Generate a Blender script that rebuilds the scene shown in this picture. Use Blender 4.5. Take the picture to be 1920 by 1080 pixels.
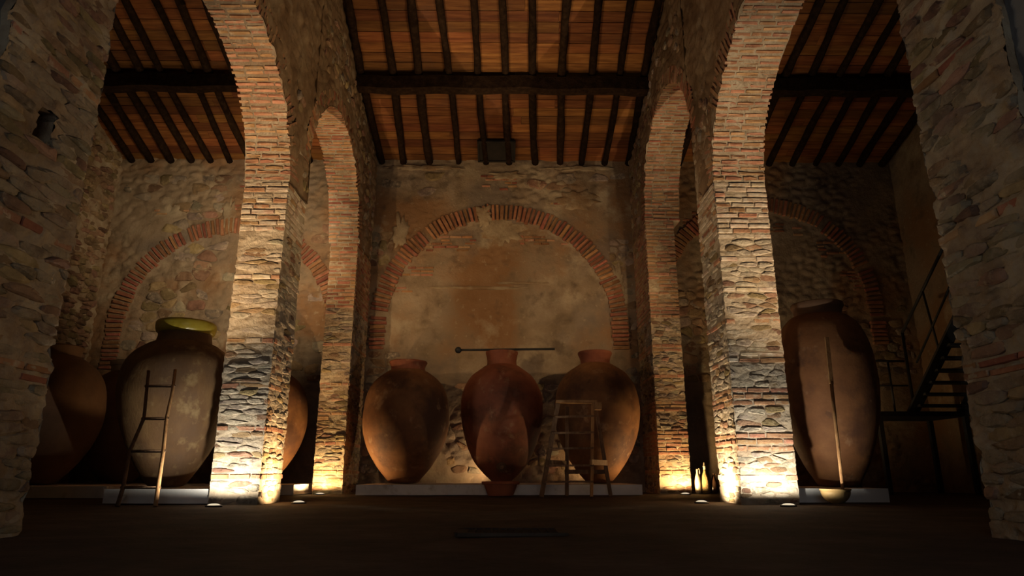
import bpy, math, random
from mathutils import Vector, Matrix, noise

scene = bpy.context.scene
COL = scene.collection
for o in list(bpy.data.objects):
    bpy.data.objects.remove(o)

# ------------------------------------------------------------------ camera
cam_d = bpy.data.cameras.new('camera')
cam_d.sensor_width = 36.0
cam_d.lens = 36.0 * 1257.0 / 1920.0
cam_d.clip_end = 200
cam = bpy.data.objects.new('camera', cam_d)
COL.objects.link(cam)
cam.location = (0, 0, 0.41)
cam.rotation_euler = (math.radians(90 + 15.5), 0, math.radians(-0.68))
scene.camera = cam

# ------------------------------------------------------------------ world, exposure
W = bpy.data.worlds.new('fill_daylight')
scene.world = W
W.use_nodes = True
W.node_tree.nodes['Background'].inputs[0].default_value = (0.80, 0.90, 1.0, 1)
W.node_tree.nodes['Background'].inputs[1].default_value = 1.7  # dim daylight added as fill, enters through the opening behind the viewer
vs = scene.view_settings
vs.view_transform = 'Standard'
vs.look = 'None'
vs.gamma = 1.0
vs.use_curve_mapping = False
vs.exposure = 0.0

# lamps: (x, y, z, [(watts, colour, target or None for straight up, cone in degrees)], description); built further down
WARM = (1.0, 0.66, 0.33)
AMBER = (1.0, 0.52, 0.19)
AMBER2 = (1.0, 0.66, 0.30)
PALE = (1.0, 0.76, 0.47)
HOT = (1.0, 0.92, 0.76)
LAMPS = [
    (-3.85, 9.40, 0.0, [(145, HOT, None, 178)], 'left front pier'),
    (3.82, 9.40, 0.0, [(145, HOT, None, 178)], 'right front pier'),
    (-3.02, 10.40, 0.0, [(230, WARM, (-3.7, 10.45, .75), 125), (330, WARM, (-0.9, 14.6, 9.3), 46), (420, WARM, (3.4, 10.5, 7.8), 60),
                         (150, PALE, (3.4, 4.4, 2.6), 44)], 'nave side of the left front pier'),  # beams after the first are added to brighten ceiling, spandrel and near pier
    (2.95, 10.45, 0.0, [(230, PALE, (3.6, 10.5, .75), 125), (300, WARM, (0.9, 14.6, 9.3), 46), (950, AMBER2, (-3.48, 10.8, 7.8), 58),
                        (330, WARM, (-3.47, 4.6, 2.8), 44)], 'nave side of the right front pier'),  # here too the further beams are added fill
    (-3.84, 14.70, 0.0, [(150, AMBER2, None, 178)], 'left rear pier'),
    (3.82, 14.70, 0.0, [(150, AMBER2, None, 178)], 'right rear pier'),
    (-0.22, 16.25, 0.21, [(75, WARM, (-1.1, 16.7, 1.4), 150)], 'back wall left of the middle jar'),
    (2.2, 16.35, 0.21, [(30, WARM, (1.3, 16.7, 1.6), 150)], 'back wall right of the middle jar'),
    (-4.34, 12.7, 0.0, [(520, WARM, (-3.8, 15.1, 4.8), 70)], 'left rear pier from the narrow arch, an added fill lamp'),  # unseen lamp added to brighten the rear pier up to its arch
    (4.42, 12.7, 0.0, [(340, WARM, (3.8, 15.1, 4.8), 62)], 'right rear pier from the narrow arch, an added fill lamp'),  # same on the right, unseen and added
    (-6.78, 13.9, 0.0, [(320, PALE, (-7.1, 14.4, 9.0), 62)], 'left bay back wall, an added fill lamp'),  # added lamp hidden behind the plinth, brightens the left bay
    (7.0, 13.3, 0.0, [(30, AMBER, (7.0, 16.7, 7.5), 90)], 'right bay back wall, an added fill lamp'),  # weak unseen lamp added to lift the right bay
    (-5.25, 7.3, 0.0, [(1800, (1.0, .69, .38), (-3.72, 10.0, 5.1), 52)], 'broad arch on the left, an added fill lamp'),  # added lamp out of view, evens the light up front pier and arch
    (5.35, 7.3, 0.0, [(1350, (1.0, .74, .45), (3.82, 10.0, 4.9), 54)], 'broad arch on the right, an added fill lamp'),  # its unseen counterpart, added for the right pier
]

# unseen fill lamps added on the backs of the front piers: (x, y, z, [beams], description)
FILL_FLOODS = [
    (-3.98, 11.16, 4.3, [(430, WARM, (-0.6, 16.7, 4.9), 70)], 'back of the left front pier, turned to the middle bay'),
    (4.00, 11.18, 4.3, [(370, WARM, (0.6, 16.7, 4.9), 70)], 'back of the right front pier, turned to the middle bay'),
    (-4.08, 11.16, 4.75, [(1050, PALE, (-6.8, 16.7, 6.0), 77)], 'back of the left front pier, turned to the left bay'),
]

rnd = random.Random(7)
R = math.radians


# ================================================================== helpers
def nz(p, s, o=4):
    return noise.fractal(Vector(p) * s, 1.0, 2.0, o)


def link(o, parent=None):
    COL.objects.link(o)
    if parent is not None:
        o.parent = parent
    return o


def tag(o, label=None, cat=None, group=None, kind=None):
    if label:
        o['label'] = label
    if cat:
        o['category'] = cat
    if group:
        o['group'] = group
    if kind:
        o['kind'] = kind
    return o


def mesh_obj(name, verts, faces, mat, parent=None, smooth=False):
    me = bpy.data.meshes.new(name)
    me.from_pydata(verts, [], faces)
    me.materials.append(mat)
    if smooth:
        me.polygons.foreach_set('use_smooth', [True] * len(me.polygons))
    me.update()
    return link(bpy.data.objects.new(name, me), parent)


def empty(name, loc, label, cat, group=None):
    o = link(bpy.data.objects.new(name, None))
    o.location = loc
    o.empty_display_size = 0.2
    return tag(o, label, cat, group)


class MB:
    """collects shapes for one mesh"""

    def __init__(self):
        self.v = []
        self.f = []

    def box(self, c, s, M=None, jit=0):
        b = len(self.v)
        for dx in (-.5, .5):
            for dy in (-.5, .5):
                for dz in (-.5, .5):
                    p = Vector((dx * s[0], dy * s[1], dz * s[2]))
                    if jit:
                        p += Vector((rnd.uniform(-jit, jit), rnd.uniform(-jit, jit), rnd.uniform(-jit, jit)))
                    if M:
                        p = M @ p
                    self.v.append(p + Vector(c))
        for q in ((0, 1, 3, 2), (4, 6, 7, 5), (0, 4, 5, 1), (2, 3, 7, 6), (0, 2, 6, 4), (1, 5, 7, 3)):
            self.f.append([b + i for i in q])
        return self

    def bar(self, p0, p1, w, h, up=(0, 0, 1), jit=0):
        p0, p1 = Vector(p0), Vector(p1)
        z = (p1 - p0)
        L = z.length
        z.normalize()
        x = Vector(up).cross(z)
        if x.length < 1e-3:
            x = Vector((1, 0, 0)).cross(z)
        x.normalize()
        y = z.cross(x)
        M = Matrix((x, y, z)).transposed()
        return self.box((p0 + p1) / 2, (w, h, L), M, jit)

    def tube(self, pts, rad, n=8, caps=True, jit=0):
        pts = [Vector(p) for p in pts]
        if not isinstance(rad, (list, tuple)):
            rad = [rad] * len(pts)
        b = len(self.v)
        x = None
        for i, p in enumerate(pts):
            t = (pts[min(i + 1, len(pts) - 1)] - pts[max(i - 1, 0)]).normalized()
            if x is None:
                x = t.orthogonal().normalized()
            else:
                x = (x - t * x.dot(t)).normalized()
            y = t.cross(x)
            for k in range(n):
                a = 2 * math.pi * k / n
                r = rad[i] * (1 + (rnd.uniform(-jit, jit) if jit else 0))
                self.v.append(p + (x * math.cos(a) + y * math.sin(a)) * r)
        for i in range(len(pts) - 1):
            for k in range(n):
                k2 = (k + 1) % n
                self.f.append([b + i * n + k, b + i * n + k2, b + (i + 1) * n + k2, b + (i + 1) * n + k])
        if caps:
            self.f.append([b + k for k in range(n)][::-1])
            m = b + (len(pts) - 1) * n
            self.f.append([m + k for k in range(n)])
        return self

    def lathe(self, prof, n=48, c=(0, 0, 0), wob=0, seed=0, closed=False):
        b = len(self.v)
        m = len(prof)
        for i, (r, z) in enumerate(prof):
            for k in range(n):
                a = 2 * math.pi * k / n
                rr = r
                if wob:
                    rr = r * (1 + wob * noise.noise(Vector((math.cos(a) * 1.2 + seed, math.sin(a) * 1.2, z * 1.1))))
                    rr += 0.004 * noise.noise(Vector((math.cos(a) * .8, math.sin(a) * .8 + seed, z * 14)))
                self.v.append(Vector((c[0] + rr * math.cos(a), c[1] + rr * math.sin(a), c[2] + z)))
        for i in range(m - 1 + (1 if closed else 0)):
            i2 = (i + 1) % m
            for k in range(n):
                k2 = (k + 1) % n
                self.f.append([b + i * n + k, b + i * n + k2, b + i2 * n + k2, b + i2 * n + k])
        if not closed:
            if prof[0][0] > 1e-4:
                self.f.append([b + k for k in range(n)][::-1])
            if prof[-1][0] > 1e-4:
                self.f.append([b + (m - 1) * n + k for k in range(n)])
        return self

    def build(self, name, mat, parent=None, smooth=False):
        return mesh_obj(name, self.v, self.f, mat, parent, smooth)


# ================================================================== materials
def N(nt, t, **kw):
    n = nt.nodes.new(t)
    for k, v in kw.items():
        setattr(n, k, v)
    return n


def ramp(nt, stops):
    n = nt.nodes.new('ShaderNodeValToRGB')
    e = n.color_ramp.elements
    while len(e) < len(stops):
        e.new(0.5)
    for el, (p, c) in zip(e, stops):
        el.position = p
        el.color = (c[0], c[1], c[2], 1)
    return n


def mk(name, cols, scale=2.0, rough=0.9, bump=0.5, bscale=22, bdist=0.02, rv=0.0, rh=0.0, smear=None,
       stretch=(1, 1, 1), stain=None, spec=0.25, wood=None, coat=0):
    m = bpy.data.materials.new(name)
    m.use_nodes = True
    nt = m.node_tree
    L = nt.links.new
    P = nt.nodes['Principled BSDF']
    P.inputs['Roughness'].default_value = rough
    P.inputs['Specular IOR Level'].default_value = spec
    if coat:
        P.inputs['Coat Weight'].default_value = coat
        P.inputs['Coat Roughness'].default_value = 0.25
    geo = N(nt, 'ShaderNodeNewGeometry')
    mp = N(nt, 'ShaderNodeMapping')
    mp.inputs['Scale'].default_value = stretch
    L(geo.outputs['Position'], mp.inputs['Vector'])
    vec = mp.outputs['Vector']
    if rv or rh:
        oi = N(nt, 'ShaderNodeObjectInfo')
        # shift the pattern for each piece
        sc = N(nt, 'ShaderNodeVectorMath', operation='SCALE')
        cmb = N(nt, 'ShaderNodeCombineXYZ')
        for i in range(3):
            L(oi.outputs['Random'], cmb.inputs[i])
        L(cmb.outputs[0], sc.inputs[0])
        sc.inputs['Scale'].default_value = 17.0
        ad = N(nt, 'ShaderNodeVectorMath', operation='ADD')
        L(vec, ad.inputs[0])
        L(sc.outputs[0], ad.inputs[1])
        vec = ad.outputs[0]
    n1 = N(nt, 'ShaderNodeTexNoise')
    n1.inputs['Scale'].default_value = scale
    n1.inputs['Detail'].default_value = 9
    n1.inputs['Roughness'].default_value = 0.62
    L(vec, n1.inputs['Vector'])
    k = len(cols)
    rp = ramp(nt, [(0.28 + 0.44 * i / (k - 1), c) for i, c in enumerate(cols)])
    L(n1.outputs['Fac'], rp.inputs[0])
    col = rp.outputs[0]
    if rv or rh:
        hs = N(nt, 'ShaderNodeHueSaturation')
        mr = N(nt, 'ShaderNodeMapRange')
        mr.inputs['To Min'].default_value = 1 - rv
        mr.inputs['To Max'].default_value = 1 + rv
        L(oi.outputs['Random'], mr.inputs['Value'])
        L(mr.outputs[0], hs.inputs['Value'])
        mu = N(nt, 'ShaderNodeMath', operation='MULTIPLY')
        mu.inputs[1].default_value = 7.31
        fr = N(nt, 'ShaderNodeMath', operation='FRACT')
        L(oi.outputs['Random'], mu.inputs[0])
        L(mu.outputs[0], fr.inputs[0])
        mr2 = N(nt, 'ShaderNodeMapRange')
        mr2.inputs['To Min'].default_value = 0.5 - rh
        mr2.inputs['To Max'].default_value = 0.5 + rh
        L(fr.outputs[0], mr2.inputs['Value'])
        L(mr2.outputs[0], hs.inputs['Hue'])
        L(col, hs.inputs['Color'])
        col = hs.outputs[0]
    if stain:
        for (c, sscale, lo, hi, amt) in stain:
            ns = N(nt, 'ShaderNodeTexNoise')
            ns.inputs['Scale'].default_value = sscale
            ns.inputs['Detail'].default_value = 6
            ns.inputs['Roughness'].default_value = 0.6
            L(geo.outputs['Position'], ns.inputs['Vector'])
            rs = ramp(nt, [(lo, (0, 0, 0)), (hi, (amt, amt, amt))])
            L(ns.outputs['Fac'], rs.inputs[0])
            mx = N(nt, 'ShaderNodeMix', data_type='RGBA')
            L(rs.outputs[0], mx.inputs['Factor'])
            L(col, mx.inputs['A'])
            mx.inputs['B'].default_value = (*c, 1)
            col = mx.outputs['Result']
    if smear:
        c, sscale, lo, hi = smear
        ns = N(nt, 'ShaderNodeTexNoise')
        ns.inputs['Scale'].default_value = sscale
        ns.inputs['Detail'].default_value = 10
        ns.inputs['Roughness'].default_value = 0.7
        L(geo.outputs['Position'], ns.inputs['Vector'])
        rs = ramp(nt, [(lo, (0, 0, 0)), (hi, (1, 1, 1))])
        L(ns.outputs['Fac'], rs.inputs[0])
        mx = N(nt, 'ShaderNodeMix', data_type='RGBA')
        L(rs.outputs[0], mx.inputs['Factor'])
        L(col, mx.inputs['A'])
        mx.inputs['B'].default_value = (*c, 1)
        col = mx.outputs['Result']
    L(col, P.inputs['Base Color'])
    if bump:
        nb = N(nt, 'ShaderNodeTexNoise')
        nb.inputs['Scale'].default_value = bscale
        nb.inputs['Detail'].default_value = 8
        nb.inputs['Roughness'].default_value = 0.65
        L(vec, nb.inputs['Vector'])
        bp = N(nt, 'ShaderNodeBump')
        bp.inputs['Strength'].default_value = bump
        bp.inputs['Distance'].default_value = bdist
        L(nb.outputs['Fac'], bp.inputs['Height'])
        L(bp.outputs[0], P.inputs['Normal'])
    return m


MORT = (0.46, 0.36, 0.25)
M = {}
M['mortar'] = mk('lime_mortar', [(.24, .17, .11), (.38, .30, .21), (.47, .385, .285), (.54, .46, .36)], 3.5, bump=.9, bscale=16, bdist=.03,
                 stain=[((.22, .13, .07), 0.7, .5, .7, .6)])
M['rubble_mortar'] = mk('brown_mortar', [(.20, .13, .08), (.34, .24, .15), (.45, .35, .23), (.5, .42, .3)], 3.0, bump=1.0, bscale=14, bdist=.035,
                        stain=[((.17, .10, .05), 0.8, .48, .68, .7)])
M['brick'] = mk('fired_brick', [(.25, .115, .06), (.38, .20, .11), (.46, .28, .165)], 5, bump=.7, bscale=30, rv=.2, rh=.018,
                smear=(MORT, 7, .54, .66))
M['brick_red'] = mk('red_voussoir_brick', [(.20, .08, .042), (.30, .125, .065), (.38, .19, .11)], 5, bump=.7, bscale=30, rv=.3, rh=.02,
                    smear=((.42, .33, .22), 8, .60, .70))
M['brick_pale'] = mk('limewashed_brick', [(.36, .24, .16), (.5, .38, .27), (.56, .46, .35)], 5, bump=.7, bscale=28, rv=.2, rh=.02,
                     smear=((.6, .52, .42), 5, .46, .6))
M['stone'] = mk('field_stone', [(.12, .10, .08), (.24, .19, .14), (.36, .28, .2)], 4, bump=1.0, bscale=14, bdist=.03, rv=.4, rh=.03,
                smear=(MORT, 5, .52, .64))
M['stone_pale'] = mk('limed_stone', [(.17, .14, .11), (.30, .25, .19), (.40, .335, .255)], 4, bump=1.0, bscale=14, bdist=.03, rv=.3, rh=.03,
                     smear=((.48, .40, .30), 4, .43, .56))
M['stone_rough'] = mk('rough_rubble', [(.16, .11, .07), (.27, .195, .125), (.37, .285, .19)], 4, bump=1.0, bscale=12, bdist=.05, rv=.3, rh=.025,
                      smear=((.36, .28, .185), 3.5, .44, .58))
M['stone_brown'] = mk('brown_stone', [(.13, .085, .05), (.25, .16, .09), (.36, .24, .14)], 4, bump=1.0, bscale=14, bdist=.03, rv=.4, rh=.03,
                      smear=((.42, .32, .2), 5, .56, .68))
M['plaster'] = mk('old_plaster', [(.15, .105, .065), (.25, .18, .115), (.32, .24, .16), (.40, .315, .22)], 1.8, bump=.9, bscale=12, bdist=.03,
                  stain=[((.24, .115, .045), 0.45, .47, .58, .75), ((.17, .135, .11), 0.38, .52, .62, .75), ((.44, .355, .24), .8, .56, .66, .7),
                         ((.11, .075, .05), 1.7, .58, .68, .6), ((.40, .31, .20), 7.0, .60, .68, .5)])
M['spandrel'] = mk('stained_plaster', [(.17, .10, .055), (.26, .17, .10), (.36, .27, .17)], 2.0, bump=1.0, bscale=11, bdist=.04,
                   stretch=(1, 1, .45), stain=[((.12, .07, .035), 0.8, .46, .64, .8), ((.40, .32, .22), 1.8, .58, .7, .8)])
M['grey_plaster'] = mk('grey_plaster', [(.16, .155, .15), (.24, .235, .23)], 1.5, bump=.3)
M['board'] = mk('ceiling_board', [(.075, .024, .006), (.16, .056, .014), (.25, .105, .03)], 2.0, rough=.75, bump=.5, bscale=8, bdist=.01, rv=.35, rh=.012,
                stretch=(.6, 7, 7), stain=[((.09, .04, .02), 1.1, .55, .75, .7)])
M['beam'] = mk('dark_beam', [(.010, .005, .003), (.020, .011, .006), (.036, .020, .011)], 3, rough=.95, spec=.05, bump=.8, bscale=10, bdist=.03, rv=.2,
               stretch=(3, 3, 3))
M['slab'] = mk('roof_underside', [(.26, .14, .055), (.5, .32, .15)], 6, bump=.3)
M['floor'] = mk('earth_floor', [(.035, .022, .015), (.065, .042, .028), (.10, .068, .048)], 1.6, rough=.85, bump=.8, bscale=7, bdist=.04,
                stain=[((.03, .02, .014), .6, .45, .65, .7)])
M['white'] = mk('whitewash', [(.62, .60, .57), (.76, .75, .73), (.82, .81, .80)], 2.5, bump=.35, bscale=9,
                stain=[((.40, .34, .26), 3, .58, .72, .7)])
M['iron'] = mk('black_iron', [(.012, .012, .013), (.03, .03, .032)], 6, rough=.55, bump=.2)
M['dark'] = mk('dark_panel', [(.012, .010, .009), (.03, .024, .02)], 4, rough=.9, bump=.3)
M['lit_ladder_wood'] = mk('lit_ladder_wood', [(.20, .095, .035), (.36, .19, .08), (.46, .27, .12)], 4, rough=.7, bump=.4, stretch=(4, 4, 1), rv=.2)  # brighter copy of the wood, lamp light put into the colour
M['old_wood'] = mk('weathered_wood', [(.09, .05, .028), (.17, .098, .055), (.25, .15, .085)], 4, rough=.8, bump=.5, stretch=(4, 4, 1), rv=.2)
CLAYST = [((.07, .032, .02), 1.1, .47, .62, .8), ((.34, .20, .11), 3.2, .60, .70, .6), ((.05, .025, .018), 3.5, .62, .72, .6)]
M['clay_red'] = mk('red_clay', [(.15, .042, .022), (.23, .072, .037), (.30, .11, .056)], 1.5, rough=.72, bump=.35, bscale=18, bdist=.012, stain=CLAYST)
M['clay_brown'] = mk('brown_clay', [(.125, .050, .021), (.20, .086, .034), (.29, .137, .054)], 1.5, rough=.72, bump=.4, bscale=18, bdist=.012, stain=CLAYST)
M['clay_grey'] = mk('grey_brown_clay', [(.105, .056, .027), (.175, .096, .044), (.27, .16, .068)], 1.4, rough=.75, bump=.45, bscale=16, bdist=.014,
                    stretch=(1.6, 1.6, .7), stain=[((.14, .09, .06), .8, .52, .7, .7), ((.36, .25, .12), 4, .56, .70, .7)])
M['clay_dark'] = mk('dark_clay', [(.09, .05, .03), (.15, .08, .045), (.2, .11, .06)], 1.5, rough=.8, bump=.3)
M['yellow_glaze'] = mk('yellow_glaze', [(.30, .22, .02), (.44, .33, .035), (.5, .40, .07)], 5, rough=.28, bump=.2, spec=.5)
M['pale_rim'] = mk('pale_rim', [(.34, .27, .19), (.46, .39, .29)], 4, bump=.3)
M['tub'] = mk('terracotta', [(.24, .075, .04), (.34, .12, .065)], 3, rough=.8, bump=.3)
M['jug_pale'] = mk('pale_glaze', [(.5, .42, .27), (.64, .56, .40)], 5, rough=.4, bump=.2, spec=.5)
M['wicker'] = mk('wicker', [(.22, .13, .05), (.46, .32, .13), (.6, .46, .22)], 30, rough=.7, bump=1.0, bscale=60)
M['brass'] = mk('brass_bowl', [(.24, .15, .06), (.36, .24, .10)], 6, rough=.5, bump=.2)
gl = bpy.data.materials.new('smoky_glass')
gl.use_nodes = True
_p = gl.node_tree.nodes['Principled BSDF']
_p.inputs['Base Color'].default_value = (.16, .08, .04, 1)
_p.inputs['Roughness'].default_value = .15
_p.inputs['Transmission Weight'].default_value = .55
M['glass'] = gl
em = bpy.data.materials.new('lamp_lens')
em.use_nodes = True
_nt = em.node_tree
_nt.nodes.clear()
_e = _nt.nodes.new('ShaderNodeEmission')
_e.inputs[0].default_value = (1, .82, .55, 1)
_e.inputs[1].default_value = .8
_o = _nt.nodes.new('ShaderNodeOutputMaterial')
_nt.links.new(_e.outputs[0], _o.inputs[0])
M['lens'] = em


# ================================================================== masonry toolkit
def frame(O, U, V, Nn):
    m = Matrix.Identity(4)
    for i, a in enumerate((U, V, Nn)):
        a = Vector(a)
        for r in range(3):
            m[r][i] = a[r]
    for r in range(3):
        m[r][3] = O[r]
    return m


def make_brick_mesh(name, mat, seed):
    r = random.Random(seed)
    j = lambda a: r.uniform(-a, a)
    v, f = [], []
    cs = [(-.5, -.5), (.5, -.5), (.5, .5), (-.5, .5)]
    cs = [(x + j(.025), y + j(.07)) for x, y in cs]
    for x, y in cs:
        v.append((x, y, -1))
    for x, y in cs:
        v.append((x, y, -.10 + j(.02)))
    mid = [((cs[i][0] + cs[(i + 1) % 4][0]) / 2, (cs[i][1] + cs[(i + 1) % 4][1]) / 2) for i in range(4)]
    inn = []
    for i in range(4):
        inn.append((cs[i][0] * .94, cs[i][1] * .80))
        inn.append((mid[i][0] * .95 + j(.02), mid[i][1] * (.85 + j(.08))))
    for x, y in inn:
        v.append((x, y, j(.03)))
    for i in range(4):
        k = (i + 1) % 4
        f.append((i, k, 4 + k, 4 + i))
        a, b, c = 8 + 2 * i, 9 + 2 * i, 8 + (2 * i + 2) % 8
        f.append((4 + i, 4 + k, c, b, a))
    f.append(tuple(range(8, 16)))
    me = bpy.data.meshes.new(name)
    me.from_pydata(v, [], f)
    me.materials.append(mat)
    return me


POOL = {}
for key in ('brick', 'brick_red', 'brick_pale'):
    POOL[key] = [make_brick_mesh('brick', M[key], 100 + i) for i in range(10)]


def brick(parent, F, u, v, lu, lv, depth, proud, key='brick', rot=0, name='brick'):
    o = bpy.data.objects.new(name, rnd.choice(POOL[key]))
    COL.objects.link(o)
    o.parent = parent
    o.matrix_basis = F @ Matrix.Translation((u, v, proud)) @ Matrix.Rotation(rot, 4, 'Z') @ Matrix.Diagonal((lu, lv, depth, 1))
    return o


def clip(poly, p, n):
    out = []
    m = len(poly)
    for i in range(m):
        a, b = poly[i], poly[(i + 1) % m]
        da = (a[0] - p[0]) * n[0] + (a[1] - p[1]) * n[1]
        db = (b[0] - p[0]) * n[0] + (b[1] - p[1]) * n[1]
        if da <= 0:
            out.append(a)
        if (da < 0) != (db < 0) and da != db:
            t = da / (da - db)
            out.append((a[0] + (b[0] - a[0]) * t, a[1] + (b[1] - a[1]) * t))
    return out


def cells(u0, u1, v0, v1, cw, ch, jit=.42, over=.012):
    nu = max(1, round((u1 - u0) / cw))
    nv = max(1, round((v1 - v0) / ch))
    cw = (u1 - u0) / nu
    ch = (v1 - v0) / nv
    S = {}
    for j in range(-1, nv + 1):
        sh = rnd.uniform(-.5, .5)
        for i in range(-2, nu + 2):
            S[i, j] = (u0 + (i + .5 + sh + rnd.uniform(-jit, jit)) * cw, v0 + (j + .5 + rnd.uniform(-jit, jit) * .62) * ch)
    out = []
    for j in range(nv):
        for i in range(-2, nu + 2):
            if (i, j) not in S:
                continue
            s = S[i, j]
            if not (u0 - .1 * cw < s[0] < u1 + .1 * cw and v0 < s[1] < v1):
                continue
            p = [(u0 - rnd.uniform(0, over), v0), (u1 + rnd.uniform(0, over), v0), (u1 + rnd.uniform(0, over), v1), (u0 - rnd.uniform(0, over), v1)]
            for dj in (-2, -1, 0, 1, 2):
                for di in (-3, -2, -1, 0, 1, 2, 3):
                    if (di or dj) and (i + di, j + dj) in S:
                        q = S[i + di, j + dj]
                        k2 = (.85 * cw / ch) ** 2 if cw > ch else 1.0      # flat beds: distances count more upward
                        n = (q[0] - s[0], (q[1] - s[1]) * k2)
                        p = clip(p, ((q[0] + s[0]) / 2, (q[1] + s[1]) / 2), n)
                        if len(p) < 3:
                            break
                if len(p) < 3:
                    break
            if len(p) >= 3:
                out.append(p)
    return out


def stone(parent, F, poly, gap, proud, depth, mat, name='stone'):
    # widen short edges away, shrink, round the outline
    cu = sum(p[0] for p in poly) / len(poly)
    cv = sum(p[1] for p in poly) / len(poly)
    pts = []
    m = len(poly)
    for i in range(m):
        a, b = poly[i], poly[(i + 1) % m]
        for t in (.22, .78):
            pts.append((a[0] + (b[0] - a[0]) * t - cu, a[1] + (b[1] - a[1]) * t - cv))
    q = []
    for x, y in pts:
        l = math.hypot(x, y)
        if q and math.hypot(q[-1][0] - x, q[-1][1] - y) < .018:
            continue
        k = max(.3, (l - gap) / l) * rnd.uniform(.93, 1.02) if l > 1e-6 else 1
        q.append((x * k, y * k))
    m = len(q)
    if m < 4:
        return None
    v, f = [], []
    for x, y in q:
        v.append((x, y, -depth))
    for x, y in q:
        v.append((x, y, proud * rnd.uniform(.0, .45)))
    for x, y in q:
        k = rnd.uniform(.62, .82)
        v.append((x * k, y * k, proud * rnd.uniform(.75, 1.1)))
    v.append((rnd.uniform(-.01, .01), rnd.uniform(-.01, .01), proud * rnd.uniform(.9, 1.25)))
    for i in range(m):
        k = (i + 1) % m
        f.append((i, k, m + k, m + i))
        f.append((m + i, m + k, 2 * m + k, 2 * m + i))
        f.append((2 * m + i, 2 * m + k, 3 * m))
    me = bpy.data.meshes.new(name)
    me.from_pydata(v, [], f)
    me.materials.append(mat)
    o = bpy.data.objects.new(name, me)
    COL.objects.link(o)
    o.parent = parent
    o.matrix_basis = F @ Matrix.Translation((cu, cv, 0))
    return o


def brick_row(parent, F, u0, u1, v, pitch, key, lmin=.2, lmax=.34, depth=.11, proud=(.004, .022), over=.014, drop=0.0, bh=.66, name='brick'):
    u = u0 - rnd.uniform(0, over)
    end = u1 + rnd.uniform(0, over)
    first = True
    while u < end - .04:
        L = rnd.uniform(lmin, lmax)
        if first:
            L *= rnd.uniform(.45, 1)
            first = False
        if end - (u + L) < .09:
            L = end - u
        if rnd.random() >= drop:
            h = pitch * bh * rnd.uniform(.85, 1.12)
            k = key if isinstance(key, str) else rnd.choice(key)
            brick(parent, F, u + L / 2, v + pitch / 2 + rnd.uniform(-.004, .004), L - .016, h, depth, rnd.uniform(*proud), k,
                  rnd.uniform(-.012, .012), name)
        u += L


def lay_face(parent, F, u0, u1, bands, stonemat='stone', cw=.24, ch=.15, gap=.014, drop=.12, pr=(.004, .030)):
    """bands: list of (v0, v1, kind)"""
    for v0, v1, kind in bands:
        if kind.startswith('b'):
            key = {'b': 'brick', 'bp': ('brick_pale', 'brick_pale', 'brick'), 'br': 'brick_red', 'bm': ('brick', 'brick_red')}[kind]
            n = max(1, round((v1 - v0) / .092))
            for i in range(n):
                p = (v1 - v0) / n
                brick_row(parent, F, u0, u1, v0 + i * p, p, key, drop=.05, lmin=.23, lmax=.40)
        elif kind in ('s', 'sb', 'sl'):
            for poly in cells(u0, u1, v0, v1, cw, ch):
                if rnd.random() < (drop if kind != 'sl' else .45):
                    continue
                stone(parent, F, poly, gap, rnd.uniform(*pr), .10,
                      M['stone_brown'] if (kind == 'sb' or (rnd.random() < .3)) else M[stonemat])


def rough_box(name, x0, x1, y0, y1, z0, z1, res, amp, mat, parent=None, faces='xXyYZ', fine='', hole=None, strata=(3.2, 3.2, 8.5)):
    """box of rough masonry; faces named in fine get the full resolution; hole=(y0, y1, z0, z1) leaves a gap in the X face"""
    v, f = [], []
    st = Vector(strata)

    def grid(a, b, c, r, skip=None):  # corner a, edge vectors b, c
        a, b, c = Vector(a), Vector(b), Vector(c)
        nu = max(1, int(b.length / r))
        nv = max(1, int(c.length / r))
        base = len(v)
        for j in range(nv + 1):
            for i in range(nu + 1):
                p = a + b * (i / nu) + c * (j / nv)
                q = p * st
                d = noise.noise_vector(q) * .55 + noise.noise_vector(q * 2.4) * .4 + noise.noise_vector(q * 5.3) * .22
                v.append(p + d * amp)
        for j in range(nv):
            for i in range(nu):
                if skip:
                    p = a + b * ((i + .5) / nu) + c * ((j + .5) / nv)
                    if skip[0] < p.y < skip[1] and skip[2] < p.z < skip[3]:
                        continue
                q = base + j * (nu + 1) + i
                f.append((q, q + 1, q + nu + 2, q + nu + 1))

    dx, dy, dz = (x1 - x0, 0, 0), (0, y1 - y0, 0), (0, 0, z1 - z0)
    R_ = lambda k: res if k in fine else max(res, .08)
    if 'y' in faces:
        grid((x0, y0, z0), dx, dz, R_('y'))
    if 'Y' in faces:
        grid((x1, y1, z0), (x0 - x1, 0, 0), dz, R_('Y'))
    if 'x' in faces:
        grid((x0, y1, z0), (0, y0 - y1, 0), dz, R_('x'))
    if 'X' in faces:
        grid((x1, y0, z0), dy, dz, R_('X'), hole)
    if 'Z' in faces:
        grid((x0, y0, z1), dx, dy, R_('Z'))
    if 'z' in faces:
        grid((x0, y0, z0), dy, dx, R_('z'))
    return mesh_obj(name, v, f, mat, parent, True)


# ================================================================== the setting
BACK = 16.7
XL, XR = -10.4, 10.55
RIDGE = 6.0
FRONT = -3.5


def zr(y):           # underside of the rafters
    return 8.5 + .33 * (BACK - y) if y >= RIDGE else 8.5 + .33 * (BACK - RIDGE) - .33 * (RIDGE - y)


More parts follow.
